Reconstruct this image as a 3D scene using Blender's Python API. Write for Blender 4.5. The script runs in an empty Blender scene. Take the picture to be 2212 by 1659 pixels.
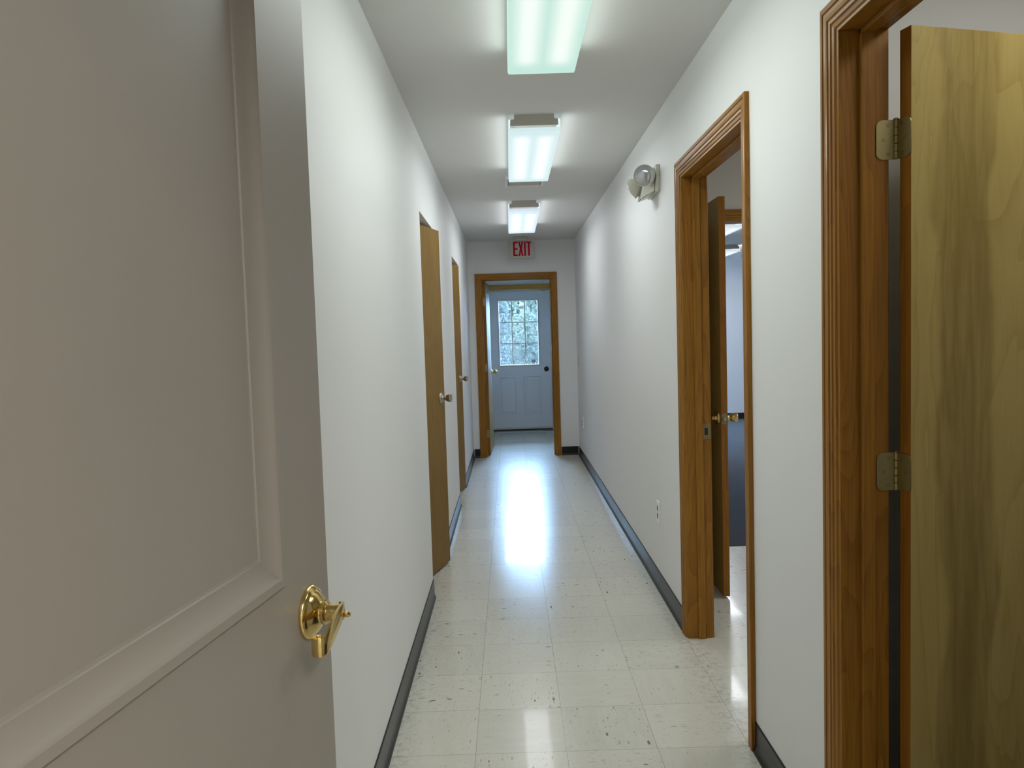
import bpy, bmesh, math, random
import numpy as np
from mathutils import Vector, Matrix

# ------------------------------------------------------------------ camera
scene = bpy.context.scene
COL = scene.collection
IMG_W, IMG_H = 2212, 1659
F_PX, PITCH, YAW, ROLL, CAM_H = 1662.526, 0.0613923, 0.0017027, -0.030955, 1.38882
XL, XR, CEIL, END = -0.44977, 0.77286, 2.47767, 8.85226


def camera():
    cp, sp, cy, sy = math.cos(PITCH), math.sin(PITCH), math.cos(YAW), math.sin(YAW)
    f = Vector((sy * cp, cy * cp, -sp))
    r = Vector((cy, -sy, 0))
    u = r.cross(f)
    r2 = math.cos(ROLL) * r + math.sin(ROLL) * u
    u2 = -math.sin(ROLL) * r + math.cos(ROLL) * u
    cd = bpy.data.cameras.new('camera')
    cd.sensor_fit = 'HORIZONTAL'
    cd.sensor_width = 36.0
    cd.lens = F_PX / IMG_W * 36.0
    cd.clip_start = 0.02
    cd.clip_end = 300
    o = bpy.data.objects.new('camera', cd)
    m = Matrix((r2, u2, -f)).transposed().to_4x4()
    m.translation = Vector((0, 0, CAM_H))
    o.matrix_world = m
    COL.objects.link(o)
    scene.camera = o


camera()

# ------------------------------------------------------------------ sky and exposure
scene.view_settings.view_transform = 'Standard'
scene.view_settings.look = 'None'
scene.view_settings.gamma = 1.0
scene.view_settings.use_curve_mapping = False
scene.view_settings.exposure = 0.20
LAMP = 6.0          # W through the bottom of one four-foot fixture
SKY = 80.0

world = bpy.data.worlds.new('world')
scene.world = world
world.use_nodes = True
_b = world.node_tree.nodes['Background']
_b.inputs['Color'].default_value = (0.40, 0.63, 1.0, 1)
_b.inputs['Strength'].default_value = SKY


# ------------------------------------------------------------------ materials
class Mat:
    def __init__(self, name):
        self.m = bpy.data.materials.new(name)
        self.m.use_nodes = True
        self.nt = self.m.node_tree
        self.p = self.nt.nodes['Principled BSDF']
        self._xyz = None

    def n(self, t, **kw):
        nd = self.nt.nodes.new(t)
        for k, v in kw.items():
            setattr(nd, k, v)
        return nd

    def link(self, a, b):
        self.nt.links.new(a, b)

    def val(self, x, sock):
        if isinstance(x, (int, float)):
            sock.default_value = x
        elif isinstance(x, (tuple, list)):
            sock.default_value = x
        else:
            self.link(x, sock)

    def math(self, op, a, b=0.0, c=None, clamp=False):
        nd = self.n('ShaderNodeMath', operation=op, use_clamp=clamp)
        self.val(a, nd.inputs[0])
        self.val(b, nd.inputs[1])
        if c is not None:
            self.val(c, nd.inputs[2])
        return nd.outputs[0]

    def coords(self, scale=(1, 1, 1), loc=(0, 0, 0), rot=(0, 0, 0)):
        tc = self.n('ShaderNodeTexCoord')
        mp = self.n('ShaderNodeMapping')
        mp.inputs['Scale'].default_value = scale
        mp.inputs['Location'].default_value = loc
        mp.inputs['Rotation'].default_value = rot
        self.link(tc.outputs['Object'], mp.inputs['Vector'])
        return mp.outputs['Vector']

    def xyz(self):
        if self._xyz is None:
            tc = self.n('ShaderNodeTexCoord')
            s = self.n('ShaderNodeSeparateXYZ')
            self.link(tc.outputs['Object'], s.inputs[0])
            self._xyz = s.outputs
        return self._xyz

    def noise(self, vec, scale=5, detail=3, rough=0.5, dist=0.0, out='Fac'):
        nd = self.n('ShaderNodeTexNoise')
        if vec is not None:
            self.link(vec, nd.inputs['Vector'])
        nd.inputs['Scale'].default_value = scale
        nd.inputs['Detail'].default_value = detail
        nd.inputs['Roughness'].default_value = rough
        nd.inputs['Distortion'].default_value = dist
        return nd.outputs[out]

    def mix(self, f, a, b):
        nd = self.n('ShaderNodeMix', data_type='RGBA')
        self.val(f, nd.inputs[0])
        self.val(a if not isinstance(a, tuple) else (*a, 1)[:4], nd.inputs[6])
        self.val(b if not isinstance(b, tuple) else (*b, 1)[:4], nd.inputs[7])
        return nd.outputs[2]

    def smooth(self, x, lo, hi):
        nd = self.n('ShaderNodeMapRange', interpolation_type='SMOOTHSTEP')
        self.val(x, nd.inputs['Value'])
        nd.inputs['From Min'].default_value = lo
        nd.inputs['From Max'].default_value = hi
        return nd.outputs['Result']

    def bump(self, h, strength=0.1, dist=0.01):
        nd = self.n('ShaderNodeBump')
        nd.inputs['Strength'].default_value = strength
        nd.inputs['Distance'].default_value = dist
        self.link(h, nd.inputs['Height'])
        self.link(nd.outputs['Normal'], self.p.inputs['Normal'])
        self.link(nd.outputs['Normal'], self.p.inputs['Coat Normal'])

    def set(self, color=None, rough=None, metal=None, **kw):
        if color is not None:
            self.val(color if not isinstance(color, tuple) else (*color, 1)[:4], self.p.inputs['Base Color'])
        if rough is not None:
            self.val(rough, self.p.inputs['Roughness'])
        if metal is not None:
            self.p.inputs['Metallic'].default_value = metal
        for k, v in kw.items():
            self.p.inputs[k].default_value = v
        return self


def paint(name, color, rough=0.45, bump=0.06, scale=220, var=0.02):
    m = Mat(name)
    v = m.coords()
    n = m.noise(v, 1.3, 3)
    c2 = tuple(min(1, c * (1 - var * 2)) for c in color)
    m.set(color=m.mix(n, color, c2), rough=rough)
    h = m.noise(v, scale, 2)
    m.bump(h, bump, 0.002)
    m.p.inputs['Specular IOR Level'].default_value = 0.35
    return m.m


def wood(name, light, dark, axis='Z', rough=0.5, ring=38, fine=1.0, low=(2.6, 2.6, 0.32), coat=0.16):
    """plain sawn varnished wood, grain running along one local axis"""
    m = Mat(name)
    rot = {'Z': (0, 0, 0), 'X': (0, math.pi / 2, 0), 'Y': (math.pi / 2, 0, 0)}[axis]
    base = m.coords(rot=rot)
    mp = m.n('ShaderNodeMapping')
    mp.inputs['Scale'].default_value = low
    m.link(base, mp.inputs['Vector'])
    lowv = m.noise(mp.outputs[0], 1.6, 3, 0.45, 0.2)
    rings = m.math('FRACT', m.math('MULTIPLY', lowv, ring))
    rings = m.math('POWER', rings, 2.2)
    mp2 = m.n('ShaderNodeMapping')
    mp2.inputs['Scale'].default_value = (190, 190, 4.5)
    m.link(base, mp2.inputs['Vector'])
    fib = m.noise(mp2.outputs[0], 1.0, 4, 0.6)
    mp3 = m.n('ShaderNodeMapping')
    mp3.inputs['Scale'].default_value = (5, 5, 0.8)
    m.link(base, mp3.inputs['Vector'])
    tone = m.noise(mp3.outputs[0], 1.0, 2)
    f = m.math('ADD', m.math('MULTIPLY', rings, 0.28), m.math('MULTIPLY', m.smooth(fib, 0.35, 0.7), 0.38 * fine))
    f = m.math('ADD', f, m.math('MULTIPLY', m.smooth(tone, 0.3, 0.7), 0.3), clamp=True)
    m.set(color=m.mix(f, light, dark), rough=rough)
    m.p.inputs['Coat Weight'].default_value = coat
    m.p.inputs['Coat Roughness'].default_value = 0.16
    m.p.inputs['Specular IOR Level'].default_value = 0.24
    m.bump(fib, 0.05, 0.001)
    return m.m


def veneer(name, light, dark, heart=None, rough=0.42):
    """rotary cut birch veneer: broad wandering contours, fine pores; heart = (centre, half width) of a darker band"""
    m = Mat(name)
    v = m.coords(scale=(3.0, 3.0, 0.62))
    warp = m.noise(v, 1.1, 4, 0.5, 0.6)
    cont = m.math('FRACT', m.math('MULTIPLY', warp, 17.0))
    cont = m.math('POWER', cont, 3.0)
    v2 = m.coords(scale=(150, 150, 9))
    fib = m.smooth(m.noise(v2, 1.0, 3, 0.6), 0.4, 0.75)
    v3 = m.coords(scale=(4, 4, 1.1))
    blot = m.smooth(m.noise(v3, 1.4, 4, 0.6, 0.4), 0.35, 0.72)
    f = m.math('ADD', m.math('MULTIPLY', cont, 0.34), m.math('MULTIPLY', fib, 0.16))
    f = m.math('ADD', f, m.math('MULTIPLY', blot, 0.32), clamp=True)
    col = m.mix(f, light, dark)
    if heart:
        x = m.xyz()[0]
        v4 = m.coords(scale=(1.0, 1.0, 1.6))
        wob = m.math('MULTIPLY', m.math('SUBTRACT', m.noise(v4, 1.3, 5, 0.45), 0.5), 0.22)
        d = m.math('ABSOLUTE', m.math('SUBTRACT', m.math('ADD', x, wob), heart[0]))
        band = m.math('SUBTRACT', 1.0, m.smooth(d, heart[1] * 0.75, heart[1] * 1.06))
        v5 = m.coords(scale=(14, 14, 1.1))
        streak = m.smooth(m.noise(v5, 2.0, 4, 0.6, 0.8), 0.3, 0.7)
        amt = m.math('MULTIPLY', band, m.math('ADD', 0.30, m.math('MULTIPLY', streak, 0.40)))
        hd = tuple(c * 0.62 for c in dark)
        col = m.mix(amt, col, hd)
    m.set(color=col, rough=rough)
    m.p.inputs['Coat Weight'].default_value = 0.08
    m.p.inputs['Coat Roughness'].default_value = 0.16
    m.p.inputs['Specular IOR Level'].default_value = 0.22
    return m.m


def simple(name, color, rough=0.5, metal=0.0, var=0.06, scale=30, **kw):
    m = Mat(name)
    n = m.noise(m.coords(), scale, 3)
    c2 = tuple(c * (1 - var) for c in color)
    m.set(color=m.mix(n, color, c2), rough=rough, metal=metal, **kw)
    return m.m


def tile_floor(name):
    m = Mat(name)
    T = 0.3048
    X0, Y0 = -0.15509, 2.49265
    x, y, z = m.xyz()
    u = m.math('DIVIDE', m.math('SUBTRACT', x, X0), T)
    v = m.math('DIVIDE', m.math('SUBTRACT', y, Y0), T)
    iu, iv = m.math('FLOOR', u), m.math('FLOOR', v)
    fu, fv = m.math('SUBTRACT', u, iu), m.math('SUBTRACT', v, iv)
    du = m.math('MINIMUM', fu, m.math('SUBTRACT', 1.0, fu))
    dv = m.math('MINIMUM', fv, m.math('SUBTRACT', 1.0, fv))
    seam = m.math('MULTIPLY', m.math('MINIMUM', du, dv), T)
    seam_m = m.math('SUBTRACT', 1.0, m.smooth(seam, 0.0004, 0.0011))
    # quarter-turned alternate tiles
    par = m.math('MODULO', m.math('ABSOLUTE', m.math('ADD', iu, iv)), 2.0)
    par = m.math('GREATER_THAN', par, 0.5)
    a = m.math('ADD', m.math('MULTIPLY', x, m.math('SUBTRACT', 1.0, par)), m.math('MULTIPLY', y, par))
    b = m.math('ADD', m.math('MULTIPLY', y, m.math('SUBTRACT', 1.0, par)), m.math('MULTIPLY', x, par))
    wn = m.n('ShaderNodeTexWhiteNoise', noise_dimensions='2D')
    cv = m.n('ShaderNodeCombineXYZ')
    m.link(iu, cv.inputs[0]); m.link(iv, cv.inputs[1])
    m.link(cv.outputs[0], wn.inputs['Vector'])
    tilev = wn.outputs['Value']

    def flecks(sa, sb, off, lo, hi):
        c = m.n('ShaderNodeCombineXYZ')
        m.link(m.math('MULTIPLY', a, sa), c.inputs[0])
        m.link(m.math('MULTIPLY', b, sb), c.inputs[1])
        m.link(m.math('ADD', m.math('MULTIPLY', tilev, 13.0), off), c.inputs[2])
        vo = m.n('ShaderNodeTexVoronoi', voronoi_dimensions='3D', feature='F1')
        vo.inputs['Scale'].default_value = 1.0
        m.link(c.outputs[0], vo.inputs['Vector'])
        wsep = m.n('ShaderNodeSeparateColor')
        m.link(vo.outputs['Color'], wsep.inputs[0])
        size = m.math('MULTIPLY', m.math('POWER', wsep.outputs[0], 3.0), hi)
        d = vo.outputs['Distance']
        return m.math('SUBTRACT', 1.0, m.smooth(m.math('SUBTRACT', d, size), lo, lo + 0.05)), wsep.outputs[1], wsep.outputs[2]

    f1, r1, q1 = flecks(26, 95, 0.0, 0.07, 0.24)
    f2, r2, q2 = flecks(15, 42, 7.0, 0.02, 0.17)
    f3, r3, q3 = flecks(60, 210, 3.0, 0.10, 0.30)
    base = m.mix(tilev, (0.74, 0.715, 0.62), (0.68, 0.66, 0.575))
    # marbling drawn out along the tile
    c = m.n('ShaderNodeCombineXYZ')
    m.link(m.math('MULTIPLY', a, 6.0), c.inputs[0]); m.link(m.math('MULTIPLY', b, 30.0), c.inputs[1])
    m.link(m.math('MULTIPLY', tilev, 9.0), c.inputs[2])
    marb = m.smooth(m.noise(c.outputs[0], 1.0, 4, 0.6), 0.35, 0.7)
    base = m.mix(m.math('MULTIPLY', marb, 0.35), base, (0.78, 0.76, 0.68))
    g = m.mix(r1, (0.22, 0.19, 0.15), (0.48, 0.42, 0.33))
    base = m.mix(m.math('MULTIPLY', f1, m.math('MULTIPLY', q1, 0.75)), base, g)
    base = m.mix(m.math('MULTIPLY', f3, m.math('MULTIPLY', q3, 0.45)), base, (0.40, 0.37, 0.31))
    g2 = m.mix(m.math('GREATER_THAN', r2, 0.55), (0.12, 0.10, 0.085), (0.30, 0.15, 0.11))
    base = m.mix(m.math('MULTIPLY', f2, m.math('MULTIPLY', m.math('GREATER_THAN', q2, 0.62), 0.85)), base, g2)
    base = m.mix(m.math('MULTIPLY', seam_m, 0.75), base, (0.22, 0.19, 0.15))
    # scuffs gathering along the walls
    dl = m.math('SUBTRACT', x, XL)
    dr = m.math('SUBTRACT', XR, x)
    edge = m.math('SUBTRACT', 1.0, m.smooth(m.math('MINIMUM', m.math('ABSOLUTE', dl), m.math('ABSOLUTE', dr)), 0.01, 0.13))
    dirt = m.math('MULTIPLY', edge, m.smooth(m.noise(m.coords(), 40, 5, 0.7), 0.42, 0.75))
    base = m.mix(m.math('MULTIPLY', dirt, 0.45), base, (0.16, 0.15, 0.13))
    m.set(color=base)
    rr = m.noise(m.coords(scale=(3, 3, 1)), 2.0, 3)
    m.val(m.math('ADD', 0.215, m.math('MULTIPLY', rr, 0.05)), m.p.inputs['Roughness'])
    m.p.inputs['IOR'].default_value = 1.5
    m.p.inputs['Coat Weight'].default_value = 0.22
    m.p.inputs['Specular IOR Level'].default_value = 0.42
    m.p.inputs['Coat Roughness'].default_value = 0.058
    # wax waviness and slight tile edges
    w = m.noise(m.coords(scale=(22, 9, 1)), 1.0, 2, 0.5)
    w2 = m.noise(m.coords(scale=(110, 70, 1)), 1.0, 2, 0.5)
    hgt = m.math('SUBTRACT', m.math('ADD', m.math('MULTIPLY', w, 0.6), m.math('MULTIPLY', w2, 0.05)), m.math('MULTIPLY', seam_m, 0.12))
    m.bump(hgt, 0.22, 0.0011)
    return m.m


def emitter(name, edge, core, half=0.06, sig=0.036, s_edge=0.75, s_core=1.0, length=1.22):
    """prismatic lens lit by two tubes"""
    m = Mat(name)
    x, y, z = m.xyz()
    ax = m.math('ABSOLUTE', m.math('SUBTRACT', m.math('ABSOLUTE', x), half))
    g = m.math('SUBTRACT', 1.0, m.smooth(ax, 0.0, sig * 2.0))
    ends = m.math('SUBTRACT', 1.0, m.smooth(m.math('ABSOLUTE', y), length / 2 - 0.16, length / 2 - 0.03))
    g = m.math('MULTIPLY', g, ends)
    pr = m.noise(m.coords(scale=(260, 260, 260)), 1.0, 1)
    g = m.math('MULTIPLY', g, m.math('ADD', 0.93, m.math('MULTIPLY', pr, 0.14)))
    col = m.mix(g, edge, core)
    m.set(color=(0.12, 0.12, 0.12), rough=0.4)
    m.link(col, m.p.inputs['Emission Color'])
    m.val(m.math('ADD', s_edge, m.math('MULTIPLY', g, s_core - s_edge)), m.p.inputs['Emission Strength'])
    return m.m


WALL = paint('painted drywall', (0.895, 0.895, 0.89), 0.55, 0.05, 160)
WALL_BEIGE = paint('beige painted drywall', (0.70, 0.665, 0.61), 0.5)
CEILP = paint('flat ceiling paint', (0.75, 0.742, 0.72), 0.9, 0.12, 300)
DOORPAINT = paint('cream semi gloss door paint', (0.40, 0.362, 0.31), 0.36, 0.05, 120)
GREYPAINT = paint('white steel door paint', (0.86, 0.86, 0.90), 0.4, 0.02, 150)
FRAMEPAINT = paint('ivory plastic lite frame', (0.74, 0.72, 0.66), 0.4, 0.0, 150)
OAK = wood('stained trim upright', (0.40, 0.182, 0.021), (0.17, 0.060, 0.004), 'Z', ring=30)
OAKX = wood('stained trim across', (0.40, 0.182, 0.021), (0.17, 0.060, 0.004), 'X', ring=30)
OAKY = wood('stained trim along', (0.40, 0.182, 0.021), (0.17, 0.060, 0.004), 'Y', ring=30)
BIRCH1 = veneer('birch veneer heartwood', (0.54, 0.415, 0.150), (0.36, 0.245, 0.068), heart=(0.155, 0.085))
BIRCH2 = veneer('birch veneer brown', (0.270, 0.152, 0.028), (0.155, 0.076, 0.010), rough=0.5)
DOOREDGE = wood('stained door edge', (0.36, 0.150, 0.014), (0.20, 0.070, 0.006), 'Z', ring=18)
FLOOR = tile_floor('vinyl composition tile')
BASE = simple('black vinyl cove base', (0.013, 0.013, 0.014), 0.3, var=0.25, **{'Specular IOR Level': 0.35})
BRASS = simple('polished brass', (0.80, 0.60, 0.24), 0.16, 1.0, var=0.1)
BRASS_SATIN = simple('satin brass', (0.42, 0.35, 0.17), 0.42, 1.0, var=0.15, scale=60)
BRONZE = simple('antique brass', (0.36, 0.27, 0.14), 0.4, 1.0, var=0.3, scale=60)
NICKEL = simple('satin nickel', (0.52, 0.49, 0.44), 0.25, 1.0, var=0.1)
BLACKM = simple('black lock metal', (0.006, 0.006, 0.006), 0.35, 0.0)
HOUSING = simple('off white enamel', (0.56, 0.53, 0.47), 0.5)
WHITEP = simple('white plastic', (0.80, 0.80, 0.77), 0.35)
IVORY = simple('ivory plastic', (0.66, 0.65, 0.56), 0.4)
GREYSLOT = simple('grey receptacle', (0.30, 0.30, 0.30), 0.5)
DARK = simple('dark gap', (0.02, 0.02, 0.02), 0.8)
ALU = simple('aluminium threshold', (0.42, 0.42, 0.42), 0.4, 0.9)
LENS1 = emitter('lens lit by cool green tubes', (0.58, 0.87, 0.76), (0.90, 0.97, 0.91), s_edge=0.74, s_core=0.84)
LENS2 = emitter('lens lit by cool white tubes', (0.74, 0.93, 0.95), (0.95, 1.0, 1.0), s_edge=0.72, s_core=0.86)
LENS3 = emitter('lens lit by daylight tubes', (0.76, 0.88, 1.0), (0.96, 0.98, 1.0), s_edge=0.72, s_core=0.86)


def carpet():
    m = Mat('charcoal loop carpet')
    n = m.noise(m.coords(), 330, 3, 0.7)
    n2 = m.noise(m.coords(), 60, 3, 0.7)
    f = m.math('MULTIPLY', m.smooth(n, 0.35, 0.65), m.math('ADD', 0.5, n2))
    m.set(color=m.mix(f, (0.030, 0.032, 0.037), (0.105, 0.110, 0.122)), rough=0.95)
    m.bump(n, 0.6, 0.004)
    return m.m


CARPET = carpet()


def glass(name='window glass'):
    m = Mat(name)
    nt = m.nt
    out = nt.nodes['Material Output']
    tr = m.n('ShaderNodeBsdfTransparent')
    tr.inputs[0].default_value = (0.93, 0.97, 0.97, 1)
    gl = m.n('ShaderNodeBsdfGlossy')
    gl.inputs['Roughness'].default_value = 0.02
    fr = m.n('ShaderNodeFresnel')
    mx = m.n('ShaderNodeMixShader')
    m.link(fr.outputs[0], mx.inputs[0])
    m.link(tr.outputs[0], mx.inputs[1])
    m.link(gl.outputs[0], mx.inputs[2])
    tl = m.n('ShaderNodeBsdfTranslucent')
    tl.inputs[0].default_value = (0.9, 0.95, 1.0, 1)
    haze_mix = m.n('ShaderNodeMixShader')  # glare haze mixed into the pane to pale the outdoor view
    haze_mix.inputs[0].default_value = 0.010
    m.link(mx.outputs[0], haze_mix.inputs[1])
    m.link(tl.outputs[0], haze_mix.inputs[2])
    m.link(haze_mix.outputs[0], out.inputs['Surface'])
    return m.m


GLASS = glass()


# ------------------------------------------------------------------ mesh helpers
def box(bm, x0, x1, y0, y1, z0, z1, bev=0.0):
    vs = [bm.verts.new((x, y, z)) for x in (x0, x1) for y in (y0, y1) for z in (z0, z1)]
    idx = [(0, 1, 3, 2), (4, 6, 7, 5), (0, 4, 5, 1), (2, 3, 7, 6), (0, 2, 6, 4), (1, 5, 7, 3)]
    fs = [bm.faces.new([vs[i] for i in q]) for q in idx]
    if bev > 0:
        es = list({e for f in fs for e in f.edges})
        bmesh.ops.bevel(bm, geom=es, offset=bev, segments=2, profile=0.5, affect='EDGES')


def B(*a, **k):
    bm = bmesh.new()
    box(bm, *a, **k)
    return bm


def lathe(bm, prof, org, axis, seg=32):
    """prof: (radius, distance along axis)"""
    axis = Vector(axis).normalized()
    t = Vector((0, 0, 1)) if abs(axis.z) < 0.9 else Vector((1, 0, 0))
    e1 = axis.cross(t).normalized()
    e2 = axis.cross(e1)
    org = Vector(org)
    rings = []
    for r, d in prof:
        if r < 1e-6:
            rings.append([bm.verts.new(org + axis * d)])
        else:
            rings.append([bm.verts.new(org + axis * d + (e1 * math.cos(2 * math.pi * i / seg) + e2 * math.sin(2 * math.pi * i / seg)) * r) for i in range(seg)])
    for a, b in zip(rings, rings[1:]):
        for i in range(seg):
            j = (i + 1) % seg
            if len(a) == 1 and len(b) == 1:
                continue
            if len(a) == 1:
                f = [a[0], b[i], b[j]]
            elif len(b) == 1:
                f = [a[i], b[0], a[j]]
            else:
                f = [a[i], b[i], b[j], a[j]]
            bm.faces.new(f)
    for r in (rings[0], rings[-1]):
        if len(r) > 1:
            try:
                bm.faces.new(r)
            except ValueError:
                pass


def extrude_profile(bm, pts, y0, y1, fn):
    """closed 2D profile pts (a,b) extruded between y0 and y1; fn(a,b,y)->point"""
    A = [bm.verts.new(fn(a, b, y0)) for a, b in pts]
    C = [bm.verts.new(fn(a, b, y1)) for a, b in pts]
    n = len(pts)
    for i in range(n):
        j = (i + 1) % n
        bm.faces.new([A[i], A[j], C[j], C[i]])
    bm.faces.new(A)
    bm.faces.new(C)


def sweep_seg(bm, prof, c0, c1, d0, d1, fn):
    """moulding along the straight edge c0->c1 (2D); at distance d the point moves by d*d0 / d*d1 (mitre directions)"""
    A = [bm.verts.new(fn(c0[0] + d * d0[0], c0[1] + d * d0[1], h)) for d, h in prof]
    C = [bm.verts.new(fn(c1[0] + d * d1[0], c1[1] + d * d1[1], h)) for d, h in prof]
    for i in range(len(prof) - 1):
        bm.faces.new([A[i], A[i + 1], C[i + 1], C[i]])
    bm.faces.new(A)
    bm.faces.new(C)


def rect_moulding(bm, a0, a1, b0, b1, prof, fn):
    cs = [(a0, b0), (a1, b0), (a1, b1), (a0, b1)]
    ds = [(1, 1), (-1, 1), (-1, -1), (1, -1)]
    for i in range(4):
        j = (i + 1) % 4
        sweep_seg(bm, prof, cs[i], cs[j], ds[i], ds[j], fn)


def mesh_obj(name, bm, mat, parent=None, smooth=False, **props):
    bmesh.ops.recalc_face_normals(bm, faces=bm.faces)
    me = bpy.data.meshes.new(name)
    bm.to_mesh(me)
    bm.free()
    for m in (mat if isinstance(mat, (list, tuple)) else [mat]):
        me.materials.append(m)
    if smooth:
        for p in me.polygons:
            p.use_smooth = True
        me.set_sharp_from_angle(angle=math.radians(smooth if smooth > 1 else 40))
    o = bpy.data.objects.new(name, me)
    COL.objects.link(o)
    o.parent = parent
    for k, v in props.items():
        o[k] = v
    return o


def empty(name, loc=(0, 0, 0), rz=0.0, **props):
    o = bpy.data.objects.new(name, None)
    COL.objects.link(o)
    o.location = loc
    o.rotation_euler = (0, 0, rz)
    o.empty_display_size = 0.1
    for k, v in props.items():
        o[k] = v
    return o


def struct(name, bm, mat, label, cat, smooth=False):
    return mesh_obj(name, bm, mat, None, smooth, kind='structure', label=label, category=cat)


def copy_tree(o, parent=None):
    c = o.copy()
    COL.objects.link(c)
    c.parent = parent
    for ch in list(o.children):
        copy_tree(ch, c)
    return c


def area(name, parent, loc, rot, sx, sy, power, color):
    d = bpy.data.lights.new(name, 'AREA')
    d.shape = 'RECTANGLE'
    d.size, d.size_y = sx, sy
    d.energy = power
    d.color = color
    o = bpy.data.objects.new(name, d)
    o.location = loc
    o.rotation_euler = rot
    o.parent = parent
    COL.objects.link(o)
    return o


# ------------------------------------------------------------------ room shell
TH = 0.108                      # wall thickness
HEAD = 2.060                    # finished door head height
D1 = (0.98, 1.792)              # right wall openings (between jamb faces)
D2 = (2.530, 3.405)
O1 = (4.070, 4.790)             # left wall openings
O2 = (6.335, 7.100)
DE = 11.144                     # exterior wall inner face
ENTRY = (0.17, 0.29)            # wall the camera looks through
EJ = (-0.305, 0.497)            # end doorway between jamb faces
JT = 0.018                      # jamb board thickness

# corridor walls
bm = bmesh.new()
ys = [ENTRY[0], D1[0] - JT, D1[1] + JT, D2[0] - JT, D2[1] + JT, END + TH]
for a, b in ((0, 1), (2, 3), (4, 5)):
    box(bm, XR, XR + TH, ys[a], ys[b], 0, CEIL)
for a, b in ((1, 2), (3, 4)):
    box(bm, XR, XR + TH, ys[a], ys[b], HEAD + JT, CEIL)
struct('wall_right', bm, WALL, 'long white corridor wall on the right with two wood-cased doorways', 'wall')
bm = bmesh.new()
for a, b in ((ENTRY[0], O1[0]), (O1[1], O2[0]), (O2[1], END + TH)):
    box(bm, XL - TH, XL, a, b, 0, CEIL)
for a, b in (O1, O2):
    box(bm, XL - TH, XL, a, b, HEAD, CEIL)
struct('wall_left', bm, WALL, 'long white corridor wall on the left with two closet openings', 'wall')
bm = bmesh.new()
box(bm, XL, EJ[0] - JT, END, END + TH, 0, CEIL)
box(bm, EJ[1] + JT, XR, END, END + TH, 0, CEIL)
box(bm, EJ[0] - JT, EJ[1] + JT, END, END + TH, 2.045 + JT, CEIL)
struct('wall_end', bm, WALL, 'white wall closing the corridor around the far doorway', 'wall')
# vestibule
VL, VR = -0.33, 0.72  # unseen right wall drawn in to concentrate the daylight
XG = (-0.140, 0.417, 0.983, 1.900)      # glass of the exterior door
XD = (-0.287, 0.596)                    # exterior door slab
bm = bmesh.new()
box(bm, VL - TH, VL, END + TH, DE, 0, CEIL)
struct('wall_vestibule_left', bm, WALL, 'white vestibule wall behind the open inner door', 'wall')
bm = bmesh.new()
box(bm, VR, VR + TH, END + TH, DE, 0, CEIL)
struct('wall_vestibule_right', bm, WALL, 'unseen white vestibule wall, drawn in on the right to concentrate daylight', 'wall')
bm = bmesh.new()
box(bm, VL - TH, XD[0] - 0.03, DE, DE + 0.16, 0, CEIL)
box(bm, XD[1] + 0.03, VR + TH, DE, DE + 0.16, 0, CEIL)
box(bm, XD[0] - 0.03, XD[1] + 0.03, DE, DE + 0.16, 2.085, CEIL)
struct('wall_exterior', bm, WALL, 'white outer wall around the exterior door', 'wall')
# entry room behind the camera
bm = bmesh.new()
box(bm, XL - 1.2, XL + 0.02, ENTRY[0], ENTRY[1], 0, CEIL)
box(bm, 0.42, XR, ENTRY[0], ENTRY[1], 0, CEIL)
box(bm, XL + 0.02, 0.42, ENTRY[0], ENTRY[1], HEAD, CEIL)
box(bm, XR, 1.6, ENTRY[0], ENTRY[1] - 0.002, 0, CEIL)
struct('wall_near', bm, WALL, 'white wall around the doorway the view is taken through', 'wall')
bm = bmesh.new()
box(bm, -1.65, -1.53, -2.2, ENTRY[0], 0, CEIL)
box(bm, 1.6, 1.72, -2.2, ENTRY[1], 0, CEIL)
box(bm, -1.65, 1.72, -2.32, -2.2, 0, CEIL)
struct('wall_back', bm, WALL, 'white walls of the room behind the viewpoint', 'wall')
# rooms on the right
R1Y, R2Y, R3Y = 2.10, 4.820, 11.90
bm = bmesh.new()
box(bm, XR + TH, 4.3, R1Y, R1Y + 0.12, 0, CEIL)
struct('wall_partition', bm, WALL, 'white partition wall behind the nearest open wooden door', 'wall')
bm = bmesh.new()
box(bm, 3.2, 3.32, ENTRY[1], R1Y, 0, CEIL)
box(bm, XR + TH, 3.2, ENTRY[1], ENTRY[1] + 0.1, 0, CEIL)
struct('wall_side_room', bm, WALL, 'white walls of the nearest right hand room', 'wall')
RO = (1.090, 2.000)              # inner office doorway
bm = bmesh.new()
box(bm, XR + TH, RO[0] - JT, R2Y, R2Y + 0.12, 0, CEIL)
box(bm, RO[1] + JT, 5.6, R2Y, R2Y + 0.12, 0, CEIL)
box(bm, RO[0] - JT, RO[1] + JT, R2Y, R2Y + 0.12, HEAD + JT, CEIL)
struct('wall_office', bm, WALL_BEIGE, 'beige wall above the inner office doorway', 'wall')
bm = bmesh.new()
box(bm, 4.0, 4.12, R1Y + 0.12, R2Y, 0, CEIL)
struct('wall_office_side', bm, WALL_BEIGE, 'beige side wall of the room past the second doorway', 'wall')
bm = bmesh.new()
box(bm, XR + TH, 5.6, R3Y, R3Y + 0.12, 0, CEIL)
box(bm, 5.6, 5.72, R2Y, R3Y + 0.12, 0, CEIL)
struct('wall_carpeted_room', bm, WALL, 'pale blue-white far wall of the carpeted room', 'wall')
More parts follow.
